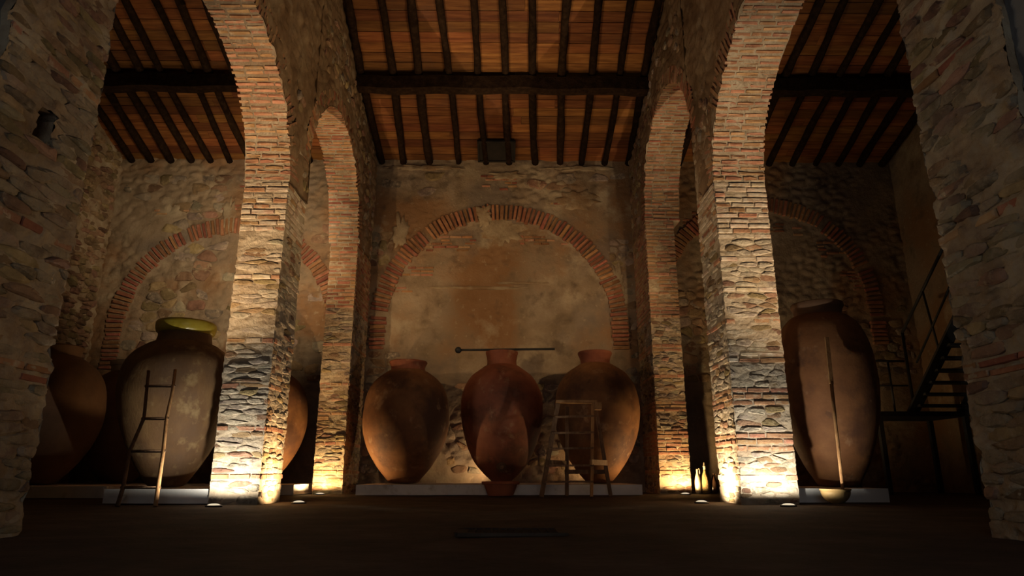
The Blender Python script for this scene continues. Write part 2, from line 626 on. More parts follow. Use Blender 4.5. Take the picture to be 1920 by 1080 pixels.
# ---- floor
v, f = [], []
nx, ny = 150, 150
for j in range(ny + 1):
    for i in range(nx + 1):
        x = XL - .4 + (XR - XL + .8) * i / nx
        y = FRONT - .3 + (BACK - FRONT + .7) * j / ny
        v.append((x, y, -.012 + .010 * noise.noise(Vector((x * 1.3, y * 2.6, 0))) + .006 * noise.noise(Vector((x * 5, y * 7, 3)))))
for j in range(ny):
    for i in range(nx):
        q = j * (nx + 1) + i
        f.append((q, q + 1, q + nx + 2, q + nx + 1))
floor = mesh_obj('floor', v, f, M['floor'], None, True)
tag(floor, 'dark trodden earth floor of the cellar', 'floor', kind='structure')

# ---- back wall
ARCHES = [(-7.08, 3.95, 2.98, 2.55, 1.1), (-0.13, 4.05, 3.31, 2.86, .7), (6.82, 4.62, 2.97, 2.55, 1.1)]   # x, z, outer, inner, leg


def in_arch(x, z, grow=0.0, inner=False):
    for (cx, cz, ro, ri, leg) in ARCHES:
        r = (ri if inner else ro) + grow
        if z >= cz:
            if math.hypot(x - cx, z - cz) < r:
                return True
        elif abs(x - cx) < r and (inner or z > cz - leg):
            return True
    return False


v, f = [], []
res = .045
nx = int((XR - XL) / res)
nzr = int(9.0 / res)
for j in range(nzr + 1):
    for i in range(nx + 1):
        x = XL - .4 + (XR - XL + .8) * i / nx
        z = -.06 + 9.06 * j / nzr
        p = Vector((x, 0, z))
        d = .020 * nz((x, 3, z), 1.1, 3) + .012 * nz((x, 1, z * 1.6), 5, 3)
        if in_arch(x, z, 0.0, True):
            d -= .035
        # rubble courses showing through where the plaster has gone
        msk = nz((x, 9, z), .55, 2) + (.35 if abs(x) > 4.2 else -.12) + (.25 if z < 1.6 else 0)
        if in_arch(x, z, .05) and not in_arch(x, z, -.05, True):
            msk = 0
        if msk > 0:
            dd = noise.voronoi(Vector((x * 3.2, .3, z * 5.2)))[0]
            d += min(1, msk * 3) * (.055 * min(1, (dd[1] - dd[0]) * 2.5) - .03) + .012 * nz((x * .6, 5, z * 1.7), 11, 2)
        v.append((x, BACK - d, z))
for j in range(nzr):
    for i in range(nx):
        q = j * (nx + 1) + i
        f.append((q, q + 1, q + nx + 2, q + nx + 1))
wall_back = mesh_obj('wall_back', v, f, M['plaster'], None, True)
tag(wall_back, 'patchy plastered rubble wall at the back of the cellar', 'wall', kind='structure')

FB = frame((0, BACK, 0), (1, 0, 0), (0, 0, 1), (0, -1, 0))

# blind arches of brick on edge
ARCH_LAB = ['blind brick arch on the back wall behind the yellow-rimmed jar',
            'wide blind brick arch on the back wall above the three jars',
            'dim blind brick arch on the back wall behind the iron stair']
for ai, (cx, cz, ro, ri, leg) in enumerate(ARCHES):
    a_root = link(bpy.data.objects.new('blind_arch', None))
    a_root['label'] = ARCH_LAB[ai]
    a_root['category'] = 'arch'
    a_root['kind'] = 'structure'
    rm = (ro + ri) / 2
    n = int(math.pi * rm / .118)
    for k in range(n):
        a = math.pi * (k + .5) / n
        if rnd.random() < .03:
            continue
        th = .078 * rnd.uniform(.85, 1.15)
        ln = (ro - ri) * rnd.uniform(.86, 1.03)
        Fk = frame((cx + rm * math.cos(a), BACK, cz + rm * math.sin(a)), (math.cos(a), 0, math.sin(a)), (-math.sin(a), 0, math.cos(a)), (0, -1, 0))
        brick(a_root, Fk, rnd.uniform(-.02, .02), 0, ln, th, .16, rnd.uniform(.045, .07), 'brick_red', rnd.uniform(-.03, .03))
    nl = int(leg / .105)
    for sgn in (-1, 1):
        for k in range(nl):
            if rnd.random() < .06:
                continue
            brick(a_root, FB, cx + sgn * rm, cz - (k + .5) * .105, (ro - ri) * rnd.uniform(.8, 1.0), .074, .16, rnd.uniform(.035, .065), 'brick_red',
                  rnd.uniform(-.03, .03))

# brick patches under and beside the arches
for (x0, x1, z0, z1, dr) in [(-2.0, -.75, 6.02, 6.55, .25), (.35, 1.45, 6.22, 6.6, .25), (-2.6, -1.9, 5.35, 5.7, .2), (-3.2, -2.5, 4.9, 5.1, .3),
                             (1.2, 1.9, 7.25, 7.45, .2), (-.55, .25, 7.75, 8.3, .35), (-7.6, -6.4, 7.15, 7.4, .2), (-7.0, -6.0, 7.6, 8.3, .35),
                             (-6.6, -5.6, 6.0, 6.35, .3), (-9.3, -8.4, 7.0, 7.2, .3), (4.7, 6.2, 6.8, 7.2, .3), (6.9, 8.0, 6.5, 6.9, .3),
                             (8.3, 9.3, 5.9, 6.4, .35), (8.9, 9.5, 5.0, 5.6, .3)]:
    nr = max(1, int((z1 - z0) / .095))
    for i in range(nr):
        sh = rnd.uniform(-.12, .12)
        ins = -.03 if in_arch((x0 + x1) / 2, z0, 0, True) else 0
        brick_row(wall_back, FB, x0 + sh, x1 + sh + rnd.uniform(-.2, .2), z0 + i * .095, .095, ('brick_red', 'brick', 'brick_red'), drop=dr,
                  proud=(ins + .006, ins + .024), bh=.55)

# later patches of lime mortar daubed on the back wall
M['daub'] = mk('lime_daub', [(.20, .14, .085), (.33, .25, .16), (.43, .345, .23)], 3, bump=.9, bscale=14, bdist=.03,
               stain=[((.22, .12, .055), 1.6, .50, .64, .7)])
for (px, pz, rx, rz, base, seed) in [(-.05, 6.62, .62, .42, -.03, 1), (-.55, 7.05, .22, .32, .055, 2), (-2.75, 6.55, .22, .5, .012, 3), (.1, 8.2, .5, .12, .015, 4),
                                     (-2.2, 8.42, .9, .09, .015, 5), (2.1, 8.42, .9, .09, .015, 6), (2.95, 5.2, .2, .55, .012, 7), (-.7, 5.05, 1.3, .045, -.022, 8),
                                     (.5, 5.18, .8, .035, -.022, 9), (-6.6, 7.3, .28, .6, .015, 10), (-7.3, 7.0, .18, .5, .015, 11), (1.9, 7.5, .6, .28, .012, 12)]:
    v, f = [(px, BACK - base - .035, pz)], []
    na, nr_ = 40, 6
    for i in range(1, nr_ + 1):
        for k in range(na):
            a = 2 * math.pi * k / na
            rr = (1 + .6 * nz((math.cos(a) * 1.5, math.sin(a) * 1.5, seed * 3.1), 2.0, 5)) * i / nr_
            x, z = px + rx * rr * math.cos(a), pz + rz * rr * math.sin(a)
            d = base + .035 * (1 - (i / nr_) ** 4) - (.06 if i == nr_ else 0) + .008 * nz((x, seed, z), 6, 3)
            v.append((x, BACK - d, z))
    for k in range(na):
        f.append((0, 1 + (k + 1) % na, 1 + k))
    for i in range(nr_ - 1):
        for k in range(na):
            a0, a1 = 1 + i * na + k, 1 + i * na + (k + 1) % na
            f.append((a0, a1, a1 + na, a0 + na))
    mesh_obj('mortar_daub', v, f, M['daub'], wall_back, True)

# stones in the back wall
cnt = 0
for (x0, x1, z0, z1, cw, ch, keep) in [(2.75, 3.4, 3.2, 6.4, .30, .19, .8), (-3.5, -2.9, 5.6, 6.6, .34, .24, .75), (-3.45, -2.6, .4, 3.4, .36, .22, .4),
                                       (-3.4, 3.3, 7.55, 8.3, .55, .28, .18), (-1.4, 1.5, .4, 2.6, .34, .2, .5), (2.4, 3.35, .6, 3.0, .36, .22, .5),
                                       (4.3, 5.6, 2.6, 5.0, .34, .24, .7), (-10.2, -4.4, 2.6, 5.2, .42, .25, .42), (-9.6, -4.6, 5.2, 6.8, .44, .28, .3),
                                       (-10.2, -7.2, 6.6, 8.2, .45, .26, .22), (8.6, 10.4, 2.4, 5.6, .34, .2, .45), (5.2, 8.4, 2.8, 5.4, .5, .3, .16)]:
    for poly in cells(x0, x1, z0, z1, cw, ch):
        if cnt >= 290:
            continue
        mx = sum(p[0] for p in poly) / len(poly)
        mz = sum(p[1] for p in poly) / len(poly)
        if nz((mx, 2, mz), .75, 2) * .55 + rnd.uniform(.1, .9) > keep + .12:
            continue
        if in_arch(mx, mz, .12) and not in_arch(mx, mz, -.12, True):
            continue
        ins = .03 if in_arch(mx, mz, 0, True) else 0.0
        Fs = FB @ Matrix.Translation((0, 0, -ins))
        if stone(wall_back, Fs, poly, .02, rnd.uniform(.006, .032), .10, M['stone_brown'] if rnd.random() < .55 else M['stone']):
            cnt += 1


# ---- side walls, front wall
def side_wall(name, x, sgn, mat, amp, lab):
    v, f = [], []
    r = .07
    ny = int((BACK - FRONT) / r)
    nzz = 130
    for j in range(nzz + 1):
        for i in range(ny + 1):
            y = FRONT - .2 + (BACK - FRONT + .5) * i / ny
            z = -.06 + (zr(y) + .4) * j / nzz
            d = amp * nz((x, y, z), 1.3, 3)
            if amp > .03:
                dd = noise.voronoi(Vector((.3, y * 3.4, z * 5)))[0]
                d += .05 * min(1, (dd[1] - dd[0]) * 2.5)
            v.append((x + sgn * d, y, z))
    for j in range(nzz):
        for i in range(ny):
            q = j * (ny + 1) + i
            f.append((q, q + 1, q + ny + 2, q + ny + 1) if sgn < 0 else (q, q + ny + 1, q + ny + 2, q + 1))
    return tag(mesh_obj(name, v, f, mat, None, True), lab, 'wall', kind='structure')


wall_left = side_wall('wall_left', XL, 1, M['rubble_mortar'], .05, 'rough rubble side wall at the far left of the cellar')
wall_right = side_wall('wall_right', XR, -1, M['plaster'], .015, 'dim plastered side wall behind the iron stair')
FL = frame((XL, 0, 0), (0, -1, 0), (0, 0, 1), (1, 0, 0))
for poly in cells(-16.62, -14.6, 2.9, 8.75, .27, .13):
    if rnd.random() < .8:
        stone(wall_left, FL, poly, .004, rnd.uniform(.05, .11), .14, M['stone_brown'])
wf = MB()                       # wall behind the viewer with an added opening that lets in fill daylight
DX, DZ = 1.7, 3.2
wf.box(((XL - .2 - DX) / 2, FRONT - .1, 5), (-DX - XL + .2, .2, 10))
wf.box(((XR + .2 + DX) / 2, FRONT - .1, 5), (XR + .2 - DX, .2, 10))
wf.box((0, FRONT - .1, (10 + DZ) / 2), (2 * DX, .2, 10 - DZ))
wf = wf.build('wall_front', M['grey_plaster'])
pd = bpy.data.lights.new('fill_opening_portal', 'AREA')  # sampling portal for the added opening
pd.shape = 'RECTANGLE'
pd.size, pd.size_y = 2 * DX, DZ
pd.cycles.is_portal = True
po = link(bpy.data.objects.new('fill_opening_portal', pd))
po.location = (0, FRONT - .05, DZ / 2)
po.rotation_euler = (R(90), 0, 0)
tag(wf, 'plain wall behind the viewer with an added opening for fill daylight', 'wall', kind='structure')


# ---- arcade walls running away from the viewer
def arcade(side, xi, xo, big, small, names):
    """xi: nave face, xo: bay face. big=(y0,y1,spring,rise) small=(y0,y1,spring,rise)"""
    sg = 1 if xi < 0 else -1            # nave face normal in x
    by0, by1, bs, bb = big
    sy0, sy1, ss, sb = small

    def zb(y):
        if y <= by0:
            return bs
        if y < by1:
            t = (y - (by0 + by1) / 2) / ((by1 - by0) / 2)
            return bs + bb * math.sqrt(max(0, 1 - t * t))
        if y <= sy0:
            return bs
        if y < sy1:
            t = (y - (sy0 + sy1) / 2) / ((sy1 - sy0) / 2)
            return ss + sb * math.sqrt(max(0, 1 - t * t))
        return ss

    ys = [FRONT + (by0 - FRONT) * i / 20 for i in range(20)]
    nb = 90
    ys += [(by0 + by1) / 2 - (by1 - by0) / 2 * math.cos(math.pi * i / nb) for i in range(nb + 1)]
    ys += [by1 + (sy0 - by1) * i / 16 for i in range(1, 17)]
    ys += [(sy0 + sy1) / 2 - (sy1 - sy0) / 2 * math.cos(math.pi * i / nb) for i in range(nb + 1)]
    ys += [sy1 + (BACK - sy1) * i / 30 for i in range(1, 31)]
    n = 90
    v, f = [], []
    m = len(ys)
    for face in (0, 1):
        x = xi if face == 0 else xo
        s = sg if face == 0 else -sg
        for k, y in enumerate(ys):
            z0 = zb(y)
            if k > 0 and abs(y - sy0) < 1e-6 and abs(ys[k - 1] - sy0) < 1e-6:
                z0 = ss
            z1 = zr(y) + .2
            for i in range(n + 1):
                z = z0 + (z1 - z0) * i / n
                d = .03 * nz((x, y, z * .7), 1.2, 3) + .018 * nz((x, y, z * .6), 5, 3)
                if face == 0:
                    msk = nz((4, y, z), .6, 2) + .25 + (.3 if y > 12 else 0)
                    if msk > 0:
                        dd = noise.voronoi(Vector((.4, y * 3.2, z * 4.6)))[0]
                        d += min(1, 3 * msk) * (.045 * min(1, (dd[1] - dd[0]) * 3) - .02)
                v.append((x + s * d, y, z))
    for face in (0, 1):
        b = face * m * (n + 1)
        for k in range(m - 1):
            for i in range(n):
                q = b + k * (n + 1) + i
                f.append((q, q + n + 1, q + n + 2, q + 1))
    for k in range(m - 1):          # soffit
        a, b = k * (n + 1), m * (n + 1) + k * (n + 1)
        f.append((a, a + n + 1, b + n + 1, b))
    wall = mesh_obj('wall_arcade_' + side, v, f, M['spandrel'], None, True)
    wall.data.materials.append(M['mortar'])
    for k in range(m - 1):
        wall.data.polygons[len(f) - 1 - k].material_index = 1
    tag(wall, names['wall'], 'wall', kind='structure')
    FN = frame((xi, 0, 0), (0, sg, 0), (0, 0, 1), (sg, 0, 0)) if sg > 0 else frame((xi, 0, 0), (0, -1, 0), (0, 0, 1), (-1, 0, 0))

    # rubble stones in the nave face of the wall
    c = 0
    for (a0, a1, z0, z1, cw, ch, keep) in [(10.0, 11.6, 4.95, 7.2, .26, .17, .55), (11.3, 16.65, 6.0, 9.4, .30, .17, .55), (15.15, 16.65, 5.7, 8.5, .28, .16, .5)]:
        u0, u1 = (a0, a1) if sg > 0 else (-a1, -a0)
        for poly in cells(u0, u1, z0, z1, cw, ch):
            if rnd.random() > keep or c >= 290:
                continue
            y = abs(sum(p[0] for p in poly) / len(poly))
            z = sum(p[1] for p in poly) / len(poly)
            if z > zr(y) - .1:
                continue
            ring = .62
            tb = ((y - (by0 + by1) / 2) / ((by1 - by0) / 2 + ring)) ** 2 + ((z - bs) / (bb + ring)) ** 2
            ts = ((y - (sy0 + sy1) / 2) / ((sy1 - sy0) / 2 + ring)) ** 2 + ((z - ss) / (sb + ring)) ** 2
            if (tb < 1 and z > bs and y < by1 + ring) or (ts < 1 and z > ss) or (sy0 - .05 < y < sy1 and z < ss):
                continue
            if stone(wall, FN, poly, .018, rnd.uniform(.015, .05), .10, M['stone_brown'] if rnd.random() < .7 else M['stone']):
                c += 1

    # arches: courses of brick across the soffit, their ends showing on the wall face
    xa, xb = min(xi, xo), max(xi, xo)
    for (y0, y1, sp, rise, pitch, key, rd, lab) in [(by0, by1, bs, bb, .094, 'brick', .44, names['big']),
                                                    (sy0, sy1, ss, sb, .090, ('brick', 'brick', 'brick_red'), .34, names['small'])]:
        root = link(bpy.data.objects.new('brick_arch', None))
        tag(root, lab, 'arch', kind='structure')
        cy, ra = (y0 + y1) / 2, (y1 - y0) / 2
        # arc length table
        T = [(0, 0.0)]
        L = 0
        K = 400
        for i in range(1, K + 1):
            t0, t1 = math.pi * (i - 1) / K, math.pi * i / K
            L += math.hypot(ra * (math.cos(t1) - math.cos(t0)), rise * (math.sin(t1) - math.sin(t0)))
            T.append((t1, L))
        nc = int(L / pitch)
        p = L / nc
        ti = 0
        for k in range(nc):
            s = (k + .5) * p
            while T[ti][1] < s:
                ti += 1
            t = T[ti][0]
            y, z = cy + ra * math.cos(t), sp + rise * math.sin(t)
            tan = Vector((0, -ra * math.sin(t), rise * math.cos(t))).normalized()
            nin = Vector((0, -math.cos(t) / ra, -math.sin(t) / rise)).normalized()
            Fk = frame((0, y, z), (1, 0, 0), tan, nin)
            far = y < cy - .6 * ra         # the side of the arch turned away from the viewer: long whole courses
            brick_row(root, Fk, xa - .006, xb + .006, -p / 2, p, key, depth=rd, proud=(.004, .016), over=.022, bh=.62,
                      lmin=.24 if not far else .36, lmax=.38 if not far else .5)
    return wall


wall_al = arcade('left', -3.48, -4.18, (5.12, 10.0, 4.95, 1.8), (10.95, 15.1, 5.7, 2.07),
                 dict(wall='stained spandrel wall above the arches left of the nave',
                      big='broad brick arch springing from the left front pier',
                      small='narrow brick arch between the left front and rear piers'))
wall_ar = arcade('right', 3.40, 4.23, (4.9, 10.0, 4.98, 1.92), (10.97, 15.15, 6.3, 2.08),
                 dict(wall='stained spandrel wall above the arches right of the nave',
                      big='broad brick arch springing from the right front pier',
                      small='narrow brick arch between the right front and rear piers'))


# ---- piers
def pier(name, x0, x1, y0, y1, z1, bands, nave, mat, lab, stonemat='stone', cw=.24, ch=.15, jamb=True, side=True, res=.018, amp=.026, drop=.12, top=None, gap=.014, pr=(.002, .026), hole=None):
    core = rough_box(name, x0, x1, y0, y1, -.02, top or z1, res, amp, M[mat], None, 'xXyY',
                     ('y' if jamb else '') + ('X' if nave > 0 else 'x'), hole)
    tag(core, lab, 'pier', kind='structure')
    if jamb:
        lay_face(core, frame((0, y0, 0), (1, 0, 0), (0, 0, 1), (0, -1, 0)), x0, x1, bands, stonemat, cw, ch, drop=drop, gap=gap, pr=pr)
    if side:
        if nave > 0:
            lay_face(core, frame((x1, 0, 0), (0, 1, 0), (0, 0, 1), (1, 0, 0)), y0 + .02, y1, bands, stonemat, cw, ch, drop=drop, gap=gap, pr=pr)
        else:
            lay_face(core, frame((x0, 0, 0), (0, -1, 0), (0, 0, 1), (-1, 0, 0)), -y1, -y0 - .02, bands, stonemat, cw, ch, drop=drop, gap=gap, pr=pr)
    return core


BL = [(0, .32, 's'), (.32, .42, 'b'), (.42, 1.0, 's'), (1.0, 1.1, 'b'), (1.1, 1.62, 's'), (1.62, 1.72, 'b'), (1.72, 2.3, 's'), (2.3, 2.4, 'bp'),
      (2.4, 3.3, 'sl'), (3.3, 3.4, 'bp'), (3.4, 4.1, 'sl'), (4.1, 4.95, 'bp')]
pier('stone_pier', -4.18, -3.48, 10.0, 10.95, 4.95, BL, 1, 'mortar', 'pale floodlit stone pier right beside the yellow-rimmed jar', stonemat='stone_pale', cw=.29, ch=.072, top=5.7, gap=.003)
BR = [(0, .3, 's'), (.3, .42, 'bp'), (.42, .72, 's'), (.72, 1.0, 'b'), (1.0, 1.38, 's'), (1.38, 1.66, 'b'), (1.66, 2.02, 's'), (2.02, 2.2, 'bp'),
      (2.2, 2.62, 's'), (2.62, 2.72, 'b'), (2.72, 3.12, 's'), (3.12, 3.22, 'bp'), (3.22, 3.62, 's'), (3.62, 3.72, 'bp'), (3.72, 4.0, 's'), (4.0, 4.98, 'bp')]
pier('stone_pier', 3.40, 4.23, 10.0, 10.97, 4.98, BR, -1, 'mortar', 'pale floodlit stone and brick pier beside the jar with the dipper', stonemat='stone_pale', cw=.28, ch=.085, top=6.3, gap=.005)
BRL = [(0, .4, 's'), (.4, .5, 'b'), (.5, 1.0, 's'), (1.0, 1.1, 'b'), (1.1, 1.55, 'sb'), (1.55, 1.75, 'b'), (1.75, 2.2, 'sb'), (2.2, 2.4, 'b'), (2.4, 3.2, 'sl'), (3.2, 3.3, 'b'),
       (3.3, 4.1, 's'), (4.1, 5.7, 'bm')]
pier('stone_pier', -4.12, -3.48, 15.1, 16.72, 5.7, BRL, 1, 'rubble_mortar', 'slender stone pier against the back wall left of the three jars', cw=.27, ch=.075, drop=.2, gap=.004)
BRR = [(0, .4, 's'), (.4, .5, 'b'), (.5, .8, 's'), (.8, 1.35, 'b'), (1.35, 1.75, 's'), (1.75, 2.0, 'b'), (2.0, 2.5, 's'), (2.5, 2.6, 'b'), (2.6, 3.1, 's'), (3.1, 3.3, 'b'),
       (3.3, 3.9, 's'), (3.9, 6.3, 'b')]
pier('stone_pier', 3.40, 4.08, 15.15, 16.72, 6.3, BRR, -1, 'rubble_mortar', 'slender stone and brick pier against the back wall right of the three jars', cw=.27, ch=.075, drop=.2, gap=.004)
BF = [(0, 1.05, 's'), (1.05, 1.2, 'bm'), (1.2, 2.1, 's'), (2.1, 2.2, 'bm'), (2.2, 3.4, 's'), (3.4, 3.5, 'bm'), (3.5, 4.95, 'sb')]
fgl = pier('stone_pier', -4.18, -3.46, 4.05, 5.12, 4.97, BF, 1, 'rubble_mortar', 'dim rubble pier close by at the left edge with a small square hole', stonemat='stone_rough', cw=.34, ch=.074, jamb=False, amp=.055, drop=.2, res=.018, gap=.002, pr=(.004, .04), hole=(4.49, 4.66, 2.82, 3.05))
fgr = pier('stone_pier', 3.40, 4.23, 3.9, 4.9, 5.0, BF, -1, 'rubble_mortar', 'dark rubble pier close by at the right edge', stonemat='stone_rough', cw=.34, ch=.082, jamb=False, amp=.06, drop=.25, res=.018, gap=.002, pr=(.004, .04))
# putlog hole of the near left pier
for ch_ in list(fgl.children):
    t_ = ch_.matrix_basis.translation
    if 4.38 < t_.y < 4.77 and 2.76 < t_.z < 3.11 and t_.x > -3.6:
        bpy.data.objects.remove(ch_)
x0, x1, y0, y1, z0, z1 = -3.85, -3.475, 4.47, 4.68, 2.80, 3.07
mesh_obj('square_hole', [(x0, y0, z0), (x0, y1, z0), (x0, y1, z1), (x0, y0, z1), (x1, y0, z0), (x1, y1, z0), (x1, y1, z1), (x1, y0, z1)],
         [(0, 1, 2, 3), (0, 4, 5, 1), (1, 5, 6, 2), (2, 6, 7, 3), (3, 7, 4, 0)], M['rubble_mortar'], fgl)
# plastered wall nearer than the piers
pl = rough_box('wall_near_left', -4.18, -3.52, FRONT, 4.05, -.02, 4.97, .25, .01, M['grey_plaster'], None, 'xXyY')
tag(pl, 'grey plastered wall end at the extreme upper left', 'wall', kind='structure')
pr = rough_box('wall_near_right', 3.45, 4.2, FRONT, 3.9, -.02, 5.0, .25, .01, M['grey_plaster'], None, 'xXyY')
tag(pr, 'grey plastered wall end at the extreme right', 'wall', kind='structure')

# ---- ceiling: boards, rafters, purlins
v = [(XL - .3, FRONT - .2, zr(FRONT) + .192), (XR + .3, FRONT - .2, zr(FRONT) + .192), (XR + .3, RIDGE, zr(RIDGE) + .192), (XL - .3, RIDGE, zr(RIDGE) + .192),
     (XR + .3, BACK + .3, zr(BACK + .3) + .192), (XL - .3, BACK + .3, zr(BACK + .3) + .192)]
v += [(a, b, c + .12) for a, b, c in v]
f = [(0, 3, 2, 1), (3, 5, 4, 2), (6, 7, 8, 9), (9, 8, 10, 11), (0, 1, 7, 6), (1, 2, 8, 7), (2, 4, 10, 8), (4, 5, 11, 10), (5, 3, 9, 11), (3, 0, 6, 9)]
ceiling = mesh_obj('ceiling', v, f, M['slab'])
tag(ceiling, 'sloping timber ceiling of boards on dark rafters', 'ceiling', kind='structure')

BAYS = [(XL, -4.1), (-3.55, 3.47), (4.15, XR)]
sl = math.atan(.33)
down = Vector((0, math.cos(sl), -math.sin(sl)))
nrm = Vector((0, math.sin(sl), math.cos(sl)))
board_meshes = []
for i in range(6):
    b = MB()
    r = random.Random(50 + i)
    n = 8
    for k in range(n + 1):
        u = -.5 + k / n
        for (vv, ww) in ((-.5, 0), (.5, 0), (.5, 1), (-.5, 1)):
            b.v.append(Vector((u, vv + r.uniform(-.022, .022), ww)))
    for k in range(n):
        for q in range(4):
            b.f.append([k * 4 + q, (k + 1) * 4 + q, (k + 1) * 4 + (q + 1) % 4, k * 4 + (q + 1) % 4])
    b.f.append([0, 1, 2, 3])
    b.f.append([n * 4 + 3, n * 4 + 2, n * 4 + 1, n * 4])
    me = bpy.data.meshes.new('ceiling_board')
    me.from_pydata(b.v, [], b.f)
    me.materials.append(M['board'])
    board_meshes.append(me)
pitch = .27
rows = int((BACK - 5.9) / math.cos(sl) / pitch)
top0 = Vector((0, BACK + .05, zr(BACK + .05) + .155))
for r_ in range(rows):
    for bi, (x0, x1) in enumerate(BAYS):
        cut = x0 + (x1 - x0) * rnd.uniform(.3, .7)
        for (a, b) in ((x0, cut), (cut, x1)):
            c = top0 - down * (pitch * (r_ + .5)) + Vector(((a + b) / 2, 0, 0))
            tilt = -.02 + rnd.uniform(-.012, .012)
            V = (down * math.cos(tilt) + nrm * math.sin(tilt)).normalized()
            Nn = Vector((1, 0, 0)).cross(V)
            if Nn.z < 0:
                Nn = -Nn
            o = bpy.data.objects.new('ceiling_board', rnd.choice(board_meshes))
            COL.objects.link(o)
            o.parent = ceiling
            o.matrix_basis = frame(c, (1, 0, 0), V, Nn) @ Matrix.Rotation(rnd.uniform(-.002, .002), 4, 'Z') @ Matrix.Diagonal((b - a - .006, pitch * rnd.uniform(.90, .965), .025, 1))


def rafter(x_low, x_high, seed):
    r = random.Random(seed)
    pts, rad = [], []
    n = 26
    rr = r.uniform(.080, .102)
    ph = r.uniform(0, 6)
    bow = r.uniform(-.05, .05)
    for i in range(n + 1):
        t = i / n
        y = BACK + .0 - t * (BACK - 5.95)
        x = x_low + (x_high - x_low) * t + .028 * math.sin(t * 11 + ph) + bow * math.sin(t * 3.1) + r.uniform(-.008, .008)
        pts.append((x, y, zr(y) + .075 + r.uniform(-.008, .008)))
        rad.append(rr * r.uniform(.88, 1.12))
    b = MB()
    b.tube(pts, rad, 8, True, .06)
    return b.build('rafter', M['beam'], ceiling, True)


def px_top(x, k):
    return x + k


CEN = [(-3.36, -3.30), (-2.73, -2.62), (-2.04, -2.02), (-1.25, -1.36), (-.52, -.74), (.13, -.11), (.83, .56), (1.48, 1.27), (2.1, 2.02), (2.72, 2.75), (3.36, 3.3)]
s_ = 0
for lo, hi in CEN:
    rafter(lo, lo + (hi - lo) * 2.2 if abs(hi - lo) > .05 else hi, 300 + s_)
    s_ += 1
for k in range(12):
    x = -10.12 + k * .535
    rafter(x, x + rnd.uniform(-.15, .1), 400 + k)
for k in range(10):
    x = 10.35 - k * .62
    rafter(x, x + rnd.uniform(-.1, .2), 500 + k)
for bi, (x0, x1) in enumerate(BAYS):
    for yy in (13.95, 9.6):
        b = MB()
        n = 14
        for k in range(n + 1):
            x = x0 - .1 + (x1 - x0 + .2) * k / n
            zc = zr(yy) - .16 + .02 * math.sin(k * 1.7 + bi)
            for (dy, dz) in ((-.15, -.17), (.15, -.17), (.15, .15), (-.15, .15)):
                b.v.append(Vector((x, yy + dy + rnd.uniform(-.012, .012), zc + dz + rnd.uniform(-.012, .012))))
        for k in range(n):
            for q in range(4):
                b.f.append([k * 4 + q, (k + 1) * 4 + q, (k + 1) * 4 + (q + 1) % 4, k * 4 + (q + 1) % 4])
        b.f += [[0, 1, 2, 3], [n * 4 + 3, n * 4 + 2, n * 4 + 1, n * 4]]
        b.build('purlin', M['beam'], ceiling)
# dark closed hatch between two rafters, against the back wall
b = MB()
cpos = Vector((-.22, 16.25, zr(16.25) + .07))
Mh = frame((0, 0, 0), (1, 0, 0), down, nrm).to_3x3()
b.box(cpos, (.96, .72, .05), Mh)
b.box(cpos + Mh @ Vector((0, -.36, -.03)), (1.0, .05, .06), Mh)
b.box(cpos + Mh @ Vector((0, .36, -.03)), (1.0, .05, .06), Mh)
b.box(cpos + Mh @ Vector((-.48, 0, -.03)), (.05, .72, .06), Mh)
b.box(cpos + Mh @ Vector((.48, 0, -.03)), (.05, .72, .06), Mh)
o = b.build('roof_hatch', M['dark'], ceiling)
o['label'] = 'dark square hatch in the boards'


# ================================================================== lamps
def floor_light(x, y, z, beams, where):
    root = empty('recessed_floor_light', (x, y, z), 'round recessed floor light throwing light up the ' + where, 'floor light', 'uplights at the piers and walls')
    b = MB()
    b.lathe([(.075, -.02), (.105, -.02), (.110, .004), (.100, .010), (.084, .010), (.075, .004)], 24, closed=True)
    b.build('housing', M['iron'], root, True)
    b = MB()
    b.lathe([(.082, -.018), (.082, .012), (.06, .024), (.03, .030), (0.0001, .031)], 24)
    b.build('lens', M['lens'], root, True)
    for watts, colr, target, cone in beams:
        ld = bpy.data.lights.new('uplight', 'SPOT')
        ld.energy = watts
        ld.color = colr
        ld.spot_size = R(cone)
        ld.spot_blend = .35 if target is None else 1.0
        ld.shadow_soft_size = .014
        lo = bpy.data.objects.new('uplight', ld)
        link(lo, root)
        lo.location = (0, 0, .05)
        d = Vector((0, 0, 1)) if target is None else Vector(target) - Vector((x, y, z))
        lo.rotation_euler = d.to_track_quat('-Z', 'Y').to_euler()
    return root


for a in LAMPS:
    floor_light(*a)


def fill_flood(x, y, z, beams, where):  # builds one added fill lamp, out of view behind a pier
    root = empty('added_floodlight', (x, y, z), 'small fill lamp added on the ' + where, 'fill_floodlight', 'fill lamps added on the front piers')
    d = Vector(beams[0][2]) - Vector((x, y, z))
    q = d.to_track_quat('-Z', 'Y')
    b = MB()
    b.lathe([(.035, .10), (.055, .06), (.065, .0), (.065, -.02), (.055, -.02), (.05, .0), (.03, .08)], 20, closed=True)
    o = b.build('housing', M['iron'], root, True)
    o.rotation_euler = q.to_euler()
    b = MB()
    b.lathe([(.0005, .0), (.052, .0), (.052, -.006), (.0005, -.008)], 20)
    b.build('lens', M['lens'], o, True)
    MB().bar((0, 0, -.05), (0, -.20, -.05), .03, .012).build('bracket', M['iron'], root)
    for watts, colr, target, cone in beams:
        ld = bpy.data.lights.new('fill_floodlight', 'SPOT')
        ld.energy = watts
        ld.color = colr
        ld.spot_size = R(cone)
        ld.spot_blend = 1.0
        ld.shadow_soft_size = .06
        lo = bpy.data.objects.new('fill_floodlight', ld)
        link(lo, root)
        lo.location = d.normalized() * .09
        lo.rotation_euler = q.to_euler()


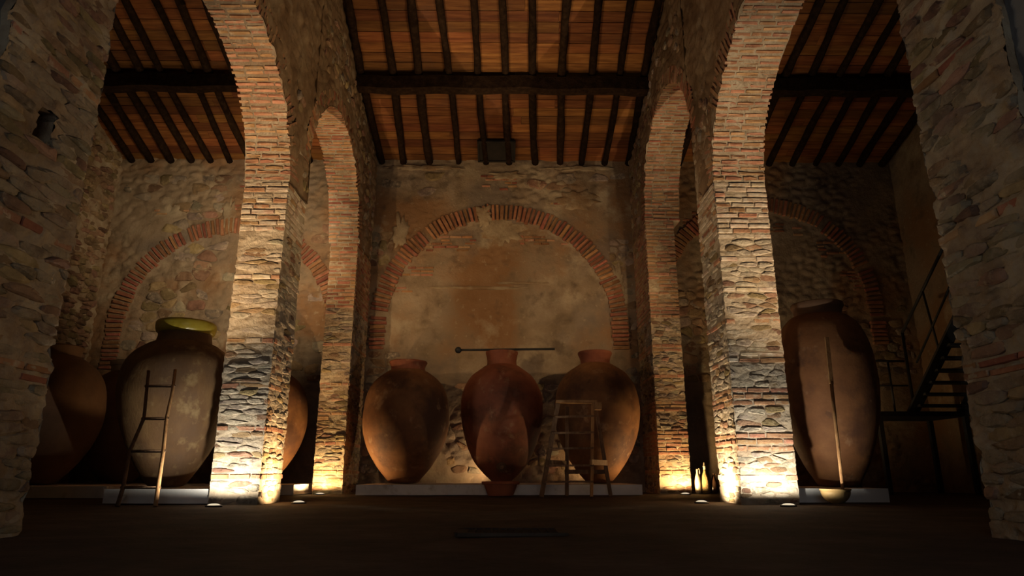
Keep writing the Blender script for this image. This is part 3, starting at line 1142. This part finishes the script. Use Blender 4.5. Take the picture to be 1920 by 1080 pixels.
for a in FILL_FLOODS:
    fill_flood(*a)


# ================================================================== plinths
def plinth(x0, x1, y0, y1, h, lab):
    nx = max(2, int((x1 - x0) / .18))
    ny = max(2, int((y1 - y0) / .18))
    cx, cy = (x0 + x1) / 2, y0
    v, f = [], []

    def g(a, b_, c, nu, nv):
        base = len(v)
        a, b_, c = Vector(a), Vector(b_), Vector(c)
        for j in range(nv + 1):
            for i in range(nu + 1):
                p = a + b_ * (i / nu) + c * (j / nv)
                v.append(p + noise.noise_vector((p + Vector((cx, cy, 0))) * 2.5) * .004)
        for j in range(nv):
            for i in range(nu):
                q = base + j * (nu + 1) + i
                f.append((q, q + 1, q + nu + 2, q + nu + 1))
    w, d = x1 - x0, y1 - y0
    g((-w / 2, 0, 0), (w, 0, 0), (0, 0, h), nx, 3)
    g((w / 2, d, 0), (-w, 0, 0), (0, 0, h), nx, 3)
    g((-w / 2, d, 0), (0, -d, 0), (0, 0, h), ny, 3)
    g((w / 2, 0, 0), (0, d, 0), (0, 0, h), ny, 3)
    g((-w / 2, 0, h), (w, 0, 0), (0, d, 0), nx, ny)
    o = mesh_obj('plinth', v, f, M['white'])
    o.location = (cx, cy, 0)
    return tag(o, lab, 'plinth', 'whitewashed plinths under the jars')


plinth(-2.97, 2.8, 14.1, 16.62, .2, 'long whitewashed plinth under the three jars in the middle')
plinth(-5.75, -4.2, 10.15, 12.5, .2, 'short whitewashed plinth under the yellow-rimmed jar')
plinth(4.25, 5.75, 10.4, 12.5, .2, 'short whitewashed plinth under the tall jar with the dipper')
plinth(-9.95, -7.02, 12.45, 16.5, .2, 'dim whitewashed plinth under the two dark jars at the far left')
plinth(-6.6, -4.25, 14.2, 16.5, .2, 'whitewashed plinth glimpsed between the two left piers')


# ================================================================== jars
def smooth_prof(pts, n=40):
    """Catmull-Rom through the profile points"""
    out = []
    m = len(pts)
    for i in range(m - 1):
        p0, p1, p2, p3 = pts[max(0, i - 1)], pts[i], pts[i + 1], pts[min(m - 1, i + 2)]
        k = max(2, n // m)
        for j in range(k):
            t = j / k
            q = []
            for a in (0, 1):
                q.append(.5 * (2 * p1[a] + (p2[a] - p0[a]) * t + (2 * p0[a] - 5 * p1[a] + 4 * p2[a] - p3[a]) * t * t + (3 * p1[a] - p0[a] - 3 * p2[a] + p3[a]) * t ** 3))
            out.append((max(.001, q[0]), q[1]))
    out.append(pts[-1])
    return out


def jar(x, y, z, body, neck, bodymat, neckmat, lab, seed, rimmat=None, rim=None, tilt=(0, 0)):
    root = empty('clay_jar', (x, y, z), lab, 'jar', 'great clay wine jars')
    root.rotation_euler = (tilt[0], tilt[1], seed * .7)
    b = MB()
    b.lathe(smooth_prof(body, 60), 64, wob=.018, seed=seed)
    b.build('body', bodymat, root, True)
    b = MB()                           # neck: open ring with an inner wall
    t = .055
    inner = [(r - t, zz) for r, zz in neck[::-1]]
    b.lathe(smooth_prof(neck, 16) + [(inner[0][0], neck[-1][1] + .004)] + inner[1:], 48, wob=.02, seed=seed + 3, closed=True)
    nk = b.build('neck', neckmat, root, True)
    if rim:
        b = MB()
        inn = [(r - .07, zz) for r, zz in rim[::-1]]
        b.lathe(smooth_prof(rim, 14) + inn, 48, wob=.015, seed=seed, closed=True)
        b.build('rim', rimmat, nk, True)
    return root


body1 = [(.10, 0), (.30, .02), (.40, .12), (.54, .28), (.68, .48), (.84, .78), (.95, 1.15), (.965, 1.5), (.90, 1.93), (.74, 2.22), (.50, 2.42), (.37, 2.49), (.3, 2.495)]
neck1 = [(.39, 2.46), (.385, 2.54), (.40, 2.6), (.435, 2.66), (.42, 2.69)]
c1 = jar(-2.2, 15.35, .206, body1, neck1, M['clay_brown'], M['clay_red'], 'squat red-brown clay jar nearest the left rear pier, low neck', 1)
body2 = [(.10, 0), (.17, .02), (.30, .12), (.44, .26), (.60, .46), (.76, .8), (.89, 1.25), (.925, 1.65), (.88, 2.0), (.72, 2.32), (.48, 2.52), (.36, 2.6), (.3, 2.61)]
neck2 = [(.35, 2.57), (.335, 2.68), (.345, 2.78), (.37, 2.88), (.37, 2.92)]
c2 = jar(-.05, 15.35, .206, body2, neck2, M['clay_red'], M['clay_red'], 'red clay jar in the middle of the three, iron rod across its mouth', 2)
body3 = [(.10, 0), (.24, .02), (.36, .12), (.55, .36), (.73, .66), (.88, 1.05), (.955, 1.45), (.955, 1.75), (.88, 2.1), (.70, 2.4), (.45, 2.58), (.35, 2.64), (.3, 2.645)]
neck3 = [(.345, 2.61), (.335, 2.7), (.36, 2.8), (.395, 2.88), (.385, 2.92)]
c3 = jar(2.1, 15.35, .206, body3, neck3, M['clay_brown'], M['clay_red'], 'broad red-brown clay jar standing behind the wooden stepladder', 3)
bodyL = [(.10, 0), (.26, .02), (.36, .14), (.50, .36), (.66, .66), (.80, 1.02), (.885, 1.4), (.90, 1.62), (.86, 1.93), (.74, 2.14), (.57, 2.28), (.45, 2.34), (.36, 2.345)]
neckL = [(.465, 2.30), (.435, 2.37), (.42, 2.44), (.42, 2.54)]
rimL = [(.42, 2.50), (.455, 2.52), (.478, 2.60), (.475, 2.68), (.445, 2.71)]
cL = jar(-5.46, 11.35, .206, bodyL, neckL, M['clay_grey'], M['clay_grey'], 'large grey-brown clay jar with a yellow glazed rim', 4, M['yellow_glaze'], rimL)
bodyR = [(.10, 0), (.30, .02), (.38, .14), (.50, .36), (.63, .7), (.735, 1.1), (.79, 1.55), (.79, 1.9), (.745, 2.3), (.64, 2.62), (.50, 2.8), (.40, 2.86), (.33, 2.865)]
neckR = [(.40, 2.82), (.385, 2.9), (.40, 2.96), (.43, 3.02), (.425, 3.08)]
cR = jar(5.50, 11.4, .206, bodyR, neckR, M['clay_brown'], M['clay_dark'], 'tall brown clay jar with a dark neck, long dipper leaning on it', 5)
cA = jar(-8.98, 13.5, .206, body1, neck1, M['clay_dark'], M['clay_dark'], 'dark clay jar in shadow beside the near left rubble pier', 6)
neckB = [(.44, 2.44), (.45, 2.52), (.46, 2.6)]
rimB = [(.43, 2.56), (.47, 2.6), (.49, 2.68), (.47, 2.71)]
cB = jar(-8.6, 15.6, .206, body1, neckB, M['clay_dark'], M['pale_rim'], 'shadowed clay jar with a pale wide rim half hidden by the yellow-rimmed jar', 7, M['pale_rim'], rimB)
cH = jar(-5.42, 15.35, .206, body1, neck1, M['clay_brown'], M['clay_red'], 'orange-lit clay jar peeping out between the two left piers', 8)
# bung hole of the middle jar
b = MB()
b.lathe([(.055, 0), (.10, .0), (.11, .03), (.10, .06), (.06, .06), (.055, .03)], 20, closed=True)
o = b.build('bung_ring', M['clay_dark'], c2)
o.rotation_euler = (R(90 + 28), 0, -2 * .7)
o.location = Matrix.Rotation(-1.4, 3, 'Z') @ Vector((0, -.50, .37))
b = MB()
b.lathe([(.055, 0), (.055, .05), (.04, .075), (.0005, .08)], 16)
b.build('bung', M['old_wood'], o)

# iron rod lying across the mouth of the middle jar
root = empty('iron_rod', (-.1, 15.3, 3.172), 'dark iron rod with a knobbed end lying across the middle jar', 'rod')
b = MB()
b.tube([(-.93, 0, -.005), (-.3, 0, 0), (.5, 0, .012), (1.27, 0, .02)], .026, 8)
b.build('shaft', M['iron'], root, True)
b = MB()
b.lathe([(.0005, -.07), (.05, -.06), (.075, -.02), (.078, .02), (.055, .06), (.0005, .07)], 14)
o = b.build('knob', M['iron'], root, True)
o.location = (-.96, 0, -.01)
o.rotation_euler = (0, R(70), .3)

# terracotta tub in front of the middle jar
root = empty('terracotta_tub', (-.06, 13.55, 0), 'flared terracotta tub on the floor before the middle jar', 'tub')
b = MB()
b.lathe([(.0005, 0), (.24, 0), (.25, .02), (.32, .20), (.335, .235), (.30, .235), (.22, .05), (.0005, .04)], 40)
basin = b.build('basin', M['tub'], root, True)
b = MB()
b.lathe([(.328, .21), (.362, .215), (.37, .245), (.36, .27), (.30, .27), (.30, .235)], 40, closed=True)
b.build('rim', M['tub'], root, True)

# ---- wooden stepladder before the right-hand jar of the three
root = empty('stepladder', (1.35, 13.1, 0), 'wooden stepladder standing before the broad jar', 'stepladder')


def loc(x, y, z):
    return (x - 1.35, y - 13.1, z)


fl0, fl1 = loc(.69, 12.85, 0), loc(1.06, 13.28, 1.735)
fr0, fr1 = loc(1.61, 12.85, 0), loc(1.75, 13.29, 1.76)
MB().bar(fl0, fl1, .085, .05, (0, 1, 0)).build('front_leg', M['old_wood'], root)
MB().bar(fr0, fr1, .05, .10, (0, 1, 0)).build('front_leg', M['lit_ladder_wood'], root)  # right post in the brighter wood, its lamp light is in the colour
rl0, rl1 = loc(1.24, 13.75, 0), loc(1.25, 13.40, 1.70)
rr0, rr1 = loc(2.10, 13.75, 0), loc(1.81, 13.40, 1.70)
MB().bar(rl0, rl1, .07, .05, (0, 1, 0)).build('rear_leg', M['old_wood'], root)
MB().bar(rr0, rr1, .07, .05, (0, 1, 0)).build('rear_leg', M['old_wood'], root)
for zt in (.27, .558, .873, 1.166, 1.477):
    t0 = zt / 1.74
    a = Vector(fl0).lerp(Vector(fl1), t0)
    c = Vector(fr0).lerp(Vector(fr1), t0)
    MB().bar(a + Vector((-.02, -.03, 0)), c + Vector((.02, -.03, .0)), .10, .035, (0, 0, 1)).build('step', M['old_wood'], root)
MB().box(Vector(loc(1.42, 13.3, 1.775)), (.80, .26, .05)).build('top_board', M['lit_ladder_wood'], root)
MB().box(Vector(loc(1.84, 13.28, 1.69)), (.13, .2, .14)).build('hinge_block', M['lit_ladder_wood'], root)
MB().bar(loc(1.62, 12.88, .62), loc(2.02, 13.6, .62), .04, .10, (0, 0, 1)).build('side_brace', M['lit_ladder_wood'], root)
MB().bar(loc(.87, 12.9, .62), loc(1.22, 13.6, .62), .04, .08, (0, 0, 1)).build('side_brace', M['old_wood'], root)
MB().bar(loc(1.2, 13.7, .45), loc(2.06, 13.7, .45), .03, .08, (0, 0, 1)).build('rear_brace', M['old_wood'], root)

# ---- crooked pole ladder against the yellow-rimmed jar
root = empty('pole_ladder', (-5.1, 9.45, 0), 'thin crooked pole ladder leaning against the yellow-rimmed jar', 'ladder')


def ll(x, y, z):
    return (x + 5.1, y - 9.45, z)


Lr = [ll(-5.10, 9.36, 0), ll(-5.12, 9.47, .234), ll(-5.226, 9.70, .716), ll(-5.225, 9.945, 1.19), ll(-5.45, 10.31, 1.93)]
Rr = [ll(-4.60, 9.36, 0), ll(-4.76, 9.70, .70), ll(-4.895, 9.937, 1.175), ll(-4.965, 10.146, 1.59), ll(-5.05, 10.32, 1.95)]
b = MB()
b.tube(Lr, [.03, .028, .026, .025, .024], 8)
b.build('rail', M['old_wood'], root, True)
b = MB()
b.tube(Rr, [.03, .028, .026, .025, .024], 8)
b.build('rail', M['lit_ladder_wood'], root, True)


def on(poly, z):
    for a, c in zip(poly, poly[1:]):
        if a[2] <= z <= c[2]:
            t = (z - a[2]) / (c[2] - a[2])
            return Vector(a).lerp(Vector(c), t)


for zz in (.234, .716, 1.183, 1.685):
    a, c = on(Lr, zz), on(Rr, zz)
    d = (c - a).normalized() * .03
    b = MB()
    b.tube([a - d, c + d], .020, 8)
    b.build('rung', M['old_wood'], root, True)

# ---- long dipper against the tall jar on the right
root = empty('long_dipper', (4.62, 9.7, 0), 'long-handled dipper with a round bowl leaning on the tall jar', 'dipper')
b = MB()
prof = []
for i in range(9):
    a = -math.pi / 2 + (math.pi / 2) * i / 8
    prof.append((max(.0005, .195 * math.cos(a)), .19 + .185 * math.sin(a)))
b.lathe(prof + [(.205, .19), (.205, .21), (.185, .21)] + [(r * .93, z + .012) for r, z in prof[::-1]], 32)
b.build('bowl', M['brass'], root, True)
b = MB()
b.tube([(.09, -.03, .17), (.29, .34, 1.16), (.42, .58, 1.78)], [.022, .026, .028], 8, jit=.05)
hd = b.build('handle', M['lit_ladder_wood'], root, True)
b = MB()
b.bar((.41, .56, 1.74), (.575, .86, 2.53), .06, .035, (0, 1, 0))
b.build('blade', M['lit_ladder_wood'], hd)

# ---- jugs by the right rear pier
root = empty('pale_jug', (4.19, 15.02, 0), 'tall pale glazed jug beside the right rear pier', 'jug', 'jugs beside the right rear pier')
root.scale = (.62, .62, .88)
b = MB()
b.lathe(smooth_prof([(.05, 0), (.085, .01), (.10, .12), (.10, .28), (.075, .40), (.04, .48), (.03, .56), (.035, .58)], 30), 24)
b.build('body', M['jug_pale'], root, True)
b = MB()
b.tube([(.01, 0, .50), (.03, 0, .57), (.07, 0, .60), (.09, 0, .55), (.08, 0, .44)], .014, 8)
b.build('handle', M['jug_pale'], root, True)
root = empty('wicker_jug', (4.36, 15.04, 0), 'wicker-covered demijohn with a stopper between two jugs', 'jug', 'jugs beside the right rear pier')
root.scale = (.62, .62, .88)
b = MB()
b.lathe(smooth_prof([(.08, 0), (.125, .02), (.15, .15), (.14, .30), (.10, .42), (.05, .52), (.045, .56)], 30), 24)
basket = b.build('basket', M['wicker'], root, True)
b = MB()
b.lathe([(.04, .54), (.038, .62), (.05, .63), (.05, .66), (.03, .665), (.028, .70), (.012, .74), (.0005, .745)], 16)
b.build('stopper', M['jug_pale'], root, True)
for k in range(5):
    b = MB()
    zz = .07 + k * .08
    rr = [.142, .15, .148, .13, .112][k]
    b.lathe([(rr - .006, zz - .012), (rr + .008, zz), (rr - .006, zz + .012)], 24, closed=True)
    b.build('hoop', M['wicker'], basket, True)
root = empty('dark_jug', (4.55, 15.06, 0), 'smoky brown glass jug with a loop handle, rightmost of the jugs', 'jug', 'jugs beside the right rear pier')
root.scale = (.62, .62, .88)
b = MB()
b.lathe(smooth_prof([(.08, 0), (.12, .02), (.13, .15), (.12, .27), (.07, .36), (.035, .42), (.035, .47), (.045, .48)], 30), 24)
b.build('body', M['glass'], root, True)
b = MB()
b.tube([(.03, 0, .44), (.09, 0, .46), (.13, 0, .40), (.125, 0, .28)], .012, 8)
b.build('handle', M['glass'], root, True)

# ---- iron stair in the right bay
root = empty('iron_stair', (9.0, 14.0, 0), 'black iron stair with landing and railing in the dark right bay', 'stair')


def sl_(x, y, z):
    return (x - 9.0, y - 14.0, z)


PZ = 1.66                                  # landing height
y_a, z_a, y_b, z_b = 14.0, PZ, 10.55, 4.55   # stair foot and head
for xs in (8.5, 9.55):
    MB().bar(sl_(xs, y_a, z_a), sl_(xs, y_b, z_b), .05, .24, (1, 0, 0)).build('stringer', M['iron'], root)
nst = 14
for k in range(nst):
    t = (k + .5) / nst
    MB().box(Vector(sl_(9.02, y_a + (y_b - y_a) * t, z_a + (z_b - z_a) * t)), (1.02, .27, .045)).build('tread', M['iron'], root)
MB().box(Vector(sl_(8.7, 14.65, PZ - .05)), (1.9, 1.35, .10)).build('landing', M['iron'], root)
for (xx, yy) in ((7.8, 14.05), (7.8, 15.25), (9.6, 14.05), (9.6, 15.25)):
    MB().bar(sl_(xx, yy, 0), sl_(xx, yy, PZ), .09, .09).build('post', M['iron'], root)


def rod(name, p, q, r):
    b = MB()
    b.tube([sl_(*p), sl_(*q)], r, 8)
    return b.build(name, M['iron'], root, True)


rod('handrail', (8.5, 13.95, 3.32), (8.5, 12.05, 4.76), .030)
rod('handrail', (8.5, 12.05, 4.76), (8.62, 11.75, 4.95), .026)
rod('middle_rail', (8.5, 13.62, 2.62), (8.5, 12.0, 4.05), .022)
rod('baluster', (8.5, 12.05, 4.78), (8.5, 11.85, 3.5), .034)
rod('baluster', (8.5, 13.05, 4.0), (8.5, 12.85, 2.72), .022)
rod('baluster', (8.5, 13.95, 3.32), (8.5, 13.95, PZ), .030)
rod('landing_rail', (7.8, 14.05, 2.72), (8.5, 14.05, 2.72), .024)
rod('landing_rail', (7.8, 14.05, 2.2), (8.5, 14.05, 2.2), .018)
rod('landing_rail', (7.8, 14.05, 2.72), (7.8, 15.25, 2.72), .024)
for xx in (7.8, 8.15):
    rod('baluster', (xx, 14.05, PZ), (xx, 14.05, 2.72), .022)

# ---- sunken drain in the floor of the nave
root = empty('floor_drain', (.06, 5.2, 0), 'dark rectangular drain grate sunk in the floor of the nave', 'drain')
MB().box((0, 0, -.004), (.64, .44, .012)).build('pit', M['dark'], root)
for k in range(10):
    MB().box((-.27 + k * .06, 0, .006), (.018, .42, .010)).build('bar', M['dark'], root)
for (cx, cy, sx, sy) in ((0, -.24, .76, .05), (0, .24, .76, .05), (-.36, 0, .08, .42), (.36, 0, .08, .42)):
    MB().box((cx, cy, .002), (sx, sy, .02), jit=.006).build('edging', M['floor'], root)
